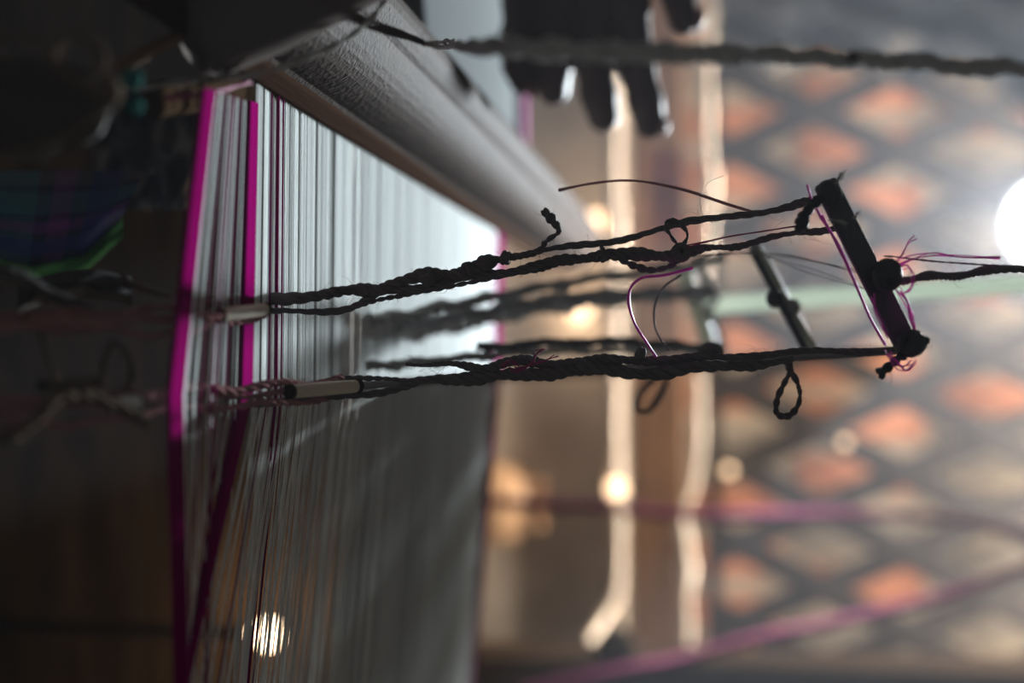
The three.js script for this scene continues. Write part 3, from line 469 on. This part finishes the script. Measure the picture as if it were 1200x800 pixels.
// ------------------------------------------------------------------ loose pink and grey threads near the sticks
function hairy(name, label, lines, r, mat, parentLabel) {
  const mb = new MB();
  for (const [list, n, spread] of lines) for (let s = 0; s < n; s++) {
    const q = list.map(([x, y, d]) => [x + sgn() * spread, y + sgn() * spread, d + sgn() * 0.0015]);
    mb.tube(curve(q.map(([x, y, d]) => at(x, y, d)), 10 * list.length), r * rr(0.7, 1.2), 5, [1, 1, 1]);
  }
  return tag(mesh(name, mb.geometry(), mat), label, 'thread');
}
hairy('pink_thread', 'bright pink thread bundle slanting beside the black stick', [[[[962, 252, 0.476], [980, 284, 0.476], [1004, 334, 0.475], [1024, 378, 0.474], [1038, 404, 0.473]], 5, 1.8], [[[946, 216, 0.47], [952, 232, 0.47], [962, 254, 0.472]], 2, 1.5]], 0.00035, M.magentaBright);
hairy('pink_thread', 'frayed pink threads between the black stick and the round lamp', [[[[1042, 318, 0.47], [1058, 306, 0.47], [1090, 298, 0.474], [1130, 300, 0.476], [1172, 303, 0.478]], 5, 2.4], [[[1044, 312, 0.47], [1056, 300, 0.47], [1066, 284, 0.47], [1072, 278, 0.47]], 2, 2.5], [[[1046, 322, 0.47], [1062, 312, 0.468], [1070, 322, 0.467], [1066, 338, 0.467], [1054, 344, 0.468]], 3, 2.5]], 0.00018, M.magentaBright);
hairy('pink_thread', 'pink threads wound on the foot of the black stick', [[[[1052, 338, 0.468], [1062, 352, 0.467], [1068, 372, 0.467], [1074, 394, 0.467]], 5, 3], [[[1022, 346, 0.467], [1028, 368, 0.466], [1038, 394, 0.466]], 3, 3], [[[1040, 412, 0.466], [1054, 428, 0.466], [1064, 432, 0.466], [1072, 424, 0.466]], 5, 4]], 0.00022, M.magentaBright);
hairy('pink_thread', 'single pink thread drooping in a curve between the cords', [[[[812, 314, 0.496], [776, 323, 0.495], [752, 325, 0.495], [740, 336, 0.495], [737, 352, 0.495], [744, 378, 0.495], [758, 402, 0.495], [769, 418, 0.495]], 2, 0.7]], 0.00042, M.magentaBright);
hairy('pink_thread', 'pink thread lying along the second dark cord', [[[[806, 288, 0.494], [850, 279, 0.494], [900, 270, 0.494], [940, 264, 0.49]], 3, 1.6]], 0.00022, M.magentaDark);
hairy('pink_thread', 'small pink tangle caught on the lower twisted cord', [[[[588, 430, 0.495], [598, 424, 0.494], [612, 432, 0.494], [624, 424, 0.494], [630, 412, 0.494], [637, 407, 0.494]], 4, 3], [[[592, 424, 0.494], [604, 434, 0.494], [618, 430, 0.494], [640, 420, 0.494], [652, 418, 0.494]], 3, 3]], 0.00022, M.magentaDark);
hairy('dark_thread', 'thin dark red thread arching up over the bright pipe', [[[[655, 223, 0.52], [690, 216, 0.52], [740, 212, 0.515], [800, 222, 0.51], [850, 238, 0.505], [880, 248, 0.5]], 2, 0.8]], 0.0005, M.cordRed);
hairy('dark_thread', 'fine dark hair curled in a ring by the uneven pipe', [[[[848, 206, 0.5], [830, 214, 0.5], [821, 230, 0.5], [824, 252, 0.5], [836, 262, 0.5]], 1, 0.2]], 0.00012, M.stickDark);
hairy('dark_thread', 'grey thread curving beside the drooping pink thread', [[[[798, 322, 0.53], [776, 338, 0.53], [767, 360, 0.53], [769, 386, 0.53], [784, 412, 0.53]], 2, 0.8]], 0.00035, M.cordGrey);
hairy('dark_thread', 'wispy grey fibres stretched between the sticks', [[[[806, 302, 0.54], [850, 296, 0.55], [920, 300, 0.55], [1000, 316, 0.53], [1040, 322, 0.5]], 3, 4], [[[880, 296, 0.56], [940, 316, 0.56], [1030, 342, 0.52]], 2, 4]], 0.00016, M.cordGrey);

// ------------------------------------------------------------------ the weaver's hand
{
  const D0 = 0.78, U = D0 / F, O = at(690, 60, D0);               // local: a to the photograph's right, b down, c away
  const S = (px, py, c) => [(px - 690) * U, (py - 60) * U, c / 1000];
  const bones = []; const chain = (pts, rad) => { for (let k = 0; k + 1 < pts.length; k++) bones.push([S(...pts[k]), S(...pts[k + 1]), rad[k] / 900, rad[k + 1] / 900]); };
  chain([[735, 0, 0], [746, 74, 2], [757, 116, 6], [764, 141, 11]], [10.0, 8.9, 8.5, 8.0]);
  chain([[697, -8, -2], [695, 68, 1], [702, 108, 6], [709, 133, 11]], [10.2, 9.1, 8.7, 8.1]);
  chain([[655, -6, 0], [650, 52, 3], [648, 82, 9], [650, 100, 15]], [9.9, 8.8, 8.4, 7.8]);
  chain([[615, 0, 3], [605, 42, 6], [607, 72, 11], [613, 90, 15]], [9.2, 8.0, 7.5, 6.8]);
  chain([[715, -190, 8], [762, -100, 10], [790, -36, 10], [804, 18, 12]], [14, 11.5, 10, 8]);
  for (const [mx, my, mc] of [[735, 0, 0], [697, -8, -2], [655, -6, 0], [615, 0, 3]]) bones.push([S(mx, my, mc), S(690 + (mx - 675) * 0.35, -215, 4), 0.0132, 0.018]);
  bones.push([S(640, -40, 3), S(720, -40, 3), 0.012, 0.012], [S(650, -120, 4), S(716, -120, 4), 0.014, 0.014]);
  chain([[690, -215, 4], [692, -330, 6], [698, -620, 14], [704, -980, 24]], [20, 23, 33, 40]);
  const smin = (a, b, k) => { const h = Math.max(k - Math.abs(a - b), 0) / k; return Math.min(a, b) - h * h * k * 0.25; };
  const sdf = (x, y, z) => { let best = 1; for (const [p, q, r0, r1] of bones) { const dx = q[0] - p[0], dy = q[1] - p[1], dz = q[2] - p[2], t = Math.min(1, Math.max(0, ((x - p[0]) * dx + (y - p[1]) * dy + (z - p[2]) * dz) / (dx * dx + dy * dy + dz * dz))), ex = x - p[0] - dx * t, ey = y - p[1] - dy * t, ez = z - p[2] - dz * t; const d = Math.sqrt(ex * ex + ey * ey + ez * ez) - (r0 + (r1 - r0) * t); best = smin(best, d, 0.0042); } return best; };
  // surface nets: fine cells for the hand, so the forearm is meshed with the same cells but cut off out of the photograph
  const cell = 0.0024, lo = [-0.062, -0.46, -0.045], n = [64, 216, 44], val = new Float32Array(n[0] * n[1] * n[2]), I = (i, j, k) => i + n[0] * (j + n[1] * k);
  for (let k = 0; k < n[2]; k++) for (let j = 0; j < n[1]; j++) for (let i = 0; i < n[0]; i++) val[I(i, j, k)] = sdf(lo[0] + i * cell, lo[1] + j * cell, lo[2] + k * cell);
  for (let k = 0; k < n[2]; k++) for (let i = 0; i < n[0]; i++) { val[I(i, 0, k)] = Math.max(val[I(i, 0, k)], 0.001); }
  const vid = new Int32Array(val.length).fill(-1), pos = [], nor = [], idx = [];
  for (let k = 0; k < n[2] - 1; k++) for (let j = 0; j < n[1] - 1; j++) for (let i = 0; i < n[0] - 1; i++) {
    let c = 0, sx = 0, sy = 0, sz = 0;
    const edge = (a, b, ax, ay, az, bx, by, bz) => { const u = val[a], w = val[b]; if ((u < 0) !== (w < 0)) { const t = u / (u - w); sx += ax + (bx - ax) * t; sy += ay + (by - ay) * t; sz += az + (bz - az) * t; c++; } };
    for (let a = 0; a < 2; a++) for (let b = 0; b < 2; b++) { edge(I(i, j + a, k + b), I(i + 1, j + a, k + b), 0, a, b, 1, a, b); edge(I(i + a, j, k + b), I(i + a, j + 1, k + b), a, 0, b, a, 1, b); edge(I(i + a, j + b, k), I(i + a, j + b, k + 1), a, b, 0, a, b, 1); }
    if (!c) continue; vid[I(i, j, k)] = pos.length / 3;
    const x = lo[0] + (i + sx / c) * cell, y = lo[1] + (j + sy / c) * cell, z = lo[2] + (k + sz / c) * cell, e = 0.0008;
    const g = V(sdf(x + e, y, z) - sdf(x - e, y, z), sdf(x, y + e, z) - sdf(x, y - e, z), sdf(x, y, z + e) - sdf(x, y, z - e)).normalize();
    const w = O.clone().addScaledVector(RGT, x).addScaledVector(UPV, -y).addScaledVector(FWD, z), m = V(0, 0, 0).addScaledVector(RGT, g.x).addScaledVector(UPV, -g.y).addScaledVector(FWD, g.z);
    pos.push(w.x, w.y, w.z); nor.push(m.x, m.y, m.z);
  }
  const quad = (a, b, c, d, flip) => { if (flip) idx.push(a, c, b, a, d, c); else idx.push(a, b, c, a, c, d); };
  for (let k = 1; k < n[2] - 1; k++) for (let j = 1; j < n[1] - 1; j++) for (let i = 1; i < n[0] - 1; i++) {
    const s = val[I(i, j, k)] < 0;
    if (s !== val[I(i + 1, j, k)] < 0) quad(vid[I(i, j - 1, k - 1)], vid[I(i, j, k - 1)], vid[I(i, j, k)], vid[I(i, j - 1, k)], !s);
    if (s !== val[I(i, j + 1, k)] < 0) quad(vid[I(i - 1, j, k - 1)], vid[I(i - 1, j, k)], vid[I(i, j, k)], vid[I(i, j, k - 1)], !s);
    if (s !== val[I(i, j, k + 1)] < 0) quad(vid[I(i - 1, j - 1, k)], vid[I(i, j - 1, k)], vid[I(i, j, k)], vid[I(i - 1, j, k)], !s);
  }
  const g = new THREE.BufferGeometry(); g.setAttribute('position', new THREE.Float32BufferAttribute(pos, 3)); g.setAttribute('normal', new THREE.Float32BufferAttribute(nor, 3)); g.setIndex(idx); worldUV(g, 30, V(1, 0, 0), V(0, 1, 1).normalize());
  const t = thing('person', 'dark skinned hand reaching in with slightly spread fingers over the loom', 'person', O.clone());
  mesh('body', g, M.skin, t);
  for (const [px, py, c, rot, s] of [[623, 103, 10, -0.3, 0.8], [779, 146, 8, 0.25, 0.9], [822, 18, 10, 0.3, 1.05]]) {
    const ng = new THREE.SphereGeometry(1, 14, 10); ng.scale(0.0035 * s, 0.0062 * s, 0.0045 * s); ng.rotateZ(-rot); const p = S(px, py, c), q = O.clone().addScaledVector(RGT, p[0]).addScaledVector(UPV, -p[1]).addScaledVector(FWD, p[2]);
    ng.applyMatrix4(new THREE.Matrix4().makeBasis(RGT, UPV, FWD.clone().negate())); ng.translate(q.x, q.y, q.z); mesh('fingernail', ng, M.nail, t);
  }
}

// ------------------------------------------------------------------ dark things at the near left of the photograph
{
  // roller in front of the beam's near end, and the pale cord along it
  const a = at(205, 20, 0.405), b = at(470, -98, 0.43), ax = b.clone().sub(a), L = ax.length(), r = 0.0205;
  const t = thing('dark_roller', 'dark wooden roller in front of the near end of the polished beam', 'roller', a.clone().lerp(b, 0.5));
  const k = (s) => a.clone().addScaledVector(ax, s); mesh('roller', new MB().tube([k(0), k(0.01), k(0.05), k(0.3), k(0.6), k(0.97), k(1)], [r * 0.5, r * 0.85, r, r * 1.05, r, r * 0.95, r * 0.6], 28).geometry(), M.darkCloth, t);
  cord('pale_string', 'pale cord following the edge of the dark roller', [[60, 98, 0.40], [150, 104, 0.40], [220, 96, 0.405], [300, 86, 0.41], [350, 72, 0.415], [400, 48, 0.425], [440, 16, 0.435], [462, -16, 0.44]], 4, { plies: 2, pitch: 0.02, wob: 0.2, fuzz: 20 }, M.cordPale);
  cord('pale_string', 'thin pale cord crossing the corner of the dark roller', [[205, 110, 0.40], [262, 88, 0.405], [296, 62, 0.405], [330, 44, 0.41]], 3, { plies: 2, wob: 0.2 }, M.cordTan);
  // reed cap where the near threads begin
  const rc = stickLike(at(175, 118, 0.405), at(330, 100, 0.50), 0.007, 0.010); tag(mesh('reed_cap', rc, new THREE.MeshLambertMaterial({ color: lin(0.05, 0.03, 0.017), bumpMap: grainBump, bumpScale: 0.0003 })), 'tan wooden bar where the near threads begin', 'reed');
  hairy('pink_thread', 'loose pink threads lying on the tan wooden bar', [[[[196, 114, 0.40], [226, 110, 0.40], [262, 104, 0.41], [292, 98, 0.43]], 4, 4]], 0.00035, M.magentaDark);
  // peg with rope
  const w = thing('loom_post', 'dark rounded wooden post end with a rope round it', 'post', at(0, 125, 0.36)); const p0 = at(-160, 134, 0.36), p1 = at(128, 122, 0.36), q = (s) => p0.clone().lerp(p1, s), R = 0.0128;
  mesh('post', new MB().tube([q(0), q(0.3), q(0.7), q(0.86), q(0.95), q(1)], [R, R, R, R * 0.86, R * 0.6, R * 0.15], 28).geometry(), std(lin(0.030, 0.020, 0.014), 0.8), w);
  cord('rope', 'tan rope knotted round the dark post end with a round loop', [[-40, 44, 0.345], [20, 44, 0.345], [54, 52, 0.343], [66, 76, 0.341], [84, 92, 0.34], [106, 92, 0.34], [122, 76, 0.342], [114, 52, 0.343], [94, 40, 0.344], [74, 46, 0.345], [66, 66, 0.345], [84, 90, 0.344], [112, 106, 0.342], [128, 114, 0.34], [110, 138, 0.338], [66, 166, 0.338], [20, 180, 0.338], [-40, 188, 0.338]], 6, { plies: 3, pitch: 0.012, wob: 0.15, fuzz: 30 }, M.cordTan);
  tag(mesh('rope_knot', knotGeometry(126, 108, 0.34, 17, 4, [1.4, 1, 1]), M.cordTan), 'fat tan knot at the tip of the dark post end', 'knot');
  const kt = thing('teal_yarn', 'teal yarn tuft tied beside the fat tan knot', 'yarn', at(155, 110, 0.36)); mesh('tuft', knotGeometry(154, 92, 0.36, 13, 3), M.teal, kt); mesh('tuft', knotGeometry(158, 124, 0.36, 10, 3), M.teal, kt);
  const og = stickLike(at(136, 80, 0.40), at(250, 22, 0.41), 0.0034, 0.0034); tag(mesh('brown_rod', og, std(lin(0.14, 0.065, 0.025), 0.6)), 'slim orange brown rod slanting behind the rope loop', 'rod');
}
function stickLike(p, q, w, th) { const g = new RoundedBoxGeometry(p.distanceTo(q), w, th, 2, Math.min(w, th) * 0.35); g.applyQuaternion(basisQuat(q.clone().sub(p), RGT)); const c = p.clone().lerp(q, 0.5); g.translate(c.x, c.y, c.z); return g; }
function drape(list, nu, nv, depth, fold) { // list: rows of [px, py] outlines top and bottom
  const g = new THREE.PlaneGeometry(1, 1, nu, nv), p = g.attributes.position;
  for (let k = 0; k < p.count; k++) { const u = p.getX(k) + 0.5, v = 0.5 - p.getY(k), q = list(u, v), d = depth(u, v) + fold * (Math.sin(u * 17 + v * 5) * 0.5 + Math.sin(u * 7 - v * 11) * 0.5), w = at(q[0], q[1], d); p.setXYZ(k, w.x, w.y, w.z); }
  g.computeVertexNormals(); return g;
}
{
  // checked cloth
  const cv = document.createElement('canvas'); cv.width = cv.height = 256; const c = cv.getContext('2d'); c.fillStyle = '#1b2242'; c.fillRect(0, 0, 256, 256);
  for (const [x, w, col] of [[0, 40, 'rgba(150,140,110,0.35)'], [60, 60, 'rgba(60,140,140,0.4)'], [140, 30, 'rgba(150,60,140,0.4)'], [190, 40, 'rgba(30,40,120,0.5)']]) { c.fillStyle = col; c.fillRect(x, 0, w, 256); c.fillRect(0, x, 256, w); }
  const tex = new THREE.CanvasTexture(cv); tex.colorSpace = THREE.SRGBColorSpace; tex.wrapS = tex.wrapT = THREE.RepeatWrapping;
  const t = thing('checked_cloth', 'dark blue checked cloth with a green hem coloured as if catching light', 'cloth', at(60, 260, 0.6));
  mesh('cloth', drape((u, v) => [-60 + u * (200 + 30 * (1 - v)), 200 + v * lerpTable([[0, 92], [0.5, 112], [0.8, 98], [1, 60]], u)], 40, 20, (u, v) => 0.62 - 0.05 * Math.sin(v * 2.6), 0.006), std(lin(1.0, 1.0, 1.0), 0.9, { map: tex, side: THREE.DoubleSide }), t);
  mesh('lit_green_hem', drape((u, v) => [-60 + u * 204, 200 + lerpTable([[0, 92], [0.5, 112], [0.8, 98], [1, 60]], u) - 8 + v * 26], 40, 6, (u, v) => 0.60 - 0.012 * v, 0.005), std(lin(0.14, 0.42, 0.12), 0.8, { side: THREE.DoubleSide }), t);  // bright strip colour stands in for light catching the cloth edge
  tag(mesh('black_cloth', drape((u, v) => [20 + u * 135, 316 + v * 34 + 14 * Math.pow(u * 2 - 1.2, 2)], 30, 12, (u, v) => 0.45 - 0.03 * Math.sin(v * 3), 0.006), std(lin(0.008, 0.008, 0.010), 0.8, { side: THREE.DoubleSide })), 'black crumpled cloth under the green hem', 'cloth');
  tag(mesh('plastic_sheet', drape((u, v) => [110 + u * 140, 96 + v * 150], 40, 40, (u, v) => 0.66 + 0.02 * Math.sin(v * 4 + u * 3), 0.010), std(lin(0.035, 0.034, 0.040), 0.35, { side: THREE.DoubleSide })), 'black crinkled plastic sheet behind the near magenta band', 'sheet');
  // low board of the loom, widened and raised to stand in for the dark below
  const A = at(-80, 470, 0.85), B = at(203, 470, 0.85);
  tag(mesh('loom_board', worldUV(box(V(-0.62, 0, -1.08), V(0.62, at(395, 600, 1.05).y, -1.04)), 4, V(0, 1, 0), V(1, 0, 0)), M.darkWood), 'dark brown upright board below the threads', 'board');
}
const GROUPS = { heddle_string: 'heddle cords of the loom', string_loop: 'cord loops hanging from the lower cords', rope_loop: 'rope loops at the near end', frayed_rope: 'frayed cords at the near end', cord_bead: 'small tubes threaded on the cords', added_glint: 'added warm glints', heddle_stick: 'sticks that hold the cords apart', steel_pipe: 'bright pipes beside the plank', pink_yarn: 'dark pink yarns before the gate', pink_thread: 'loose pink threads', dark_thread: 'loose dark threads', pale_string: 'pale cords along the dark roller' };
for (const o of scene.children) { const k = o.name.replace(/_[0-9]{3}$/, ''); if (GROUPS[k] && o.userData.category) o.userData.group = GROUPS[k]; }
renderer.render(scene, camera);
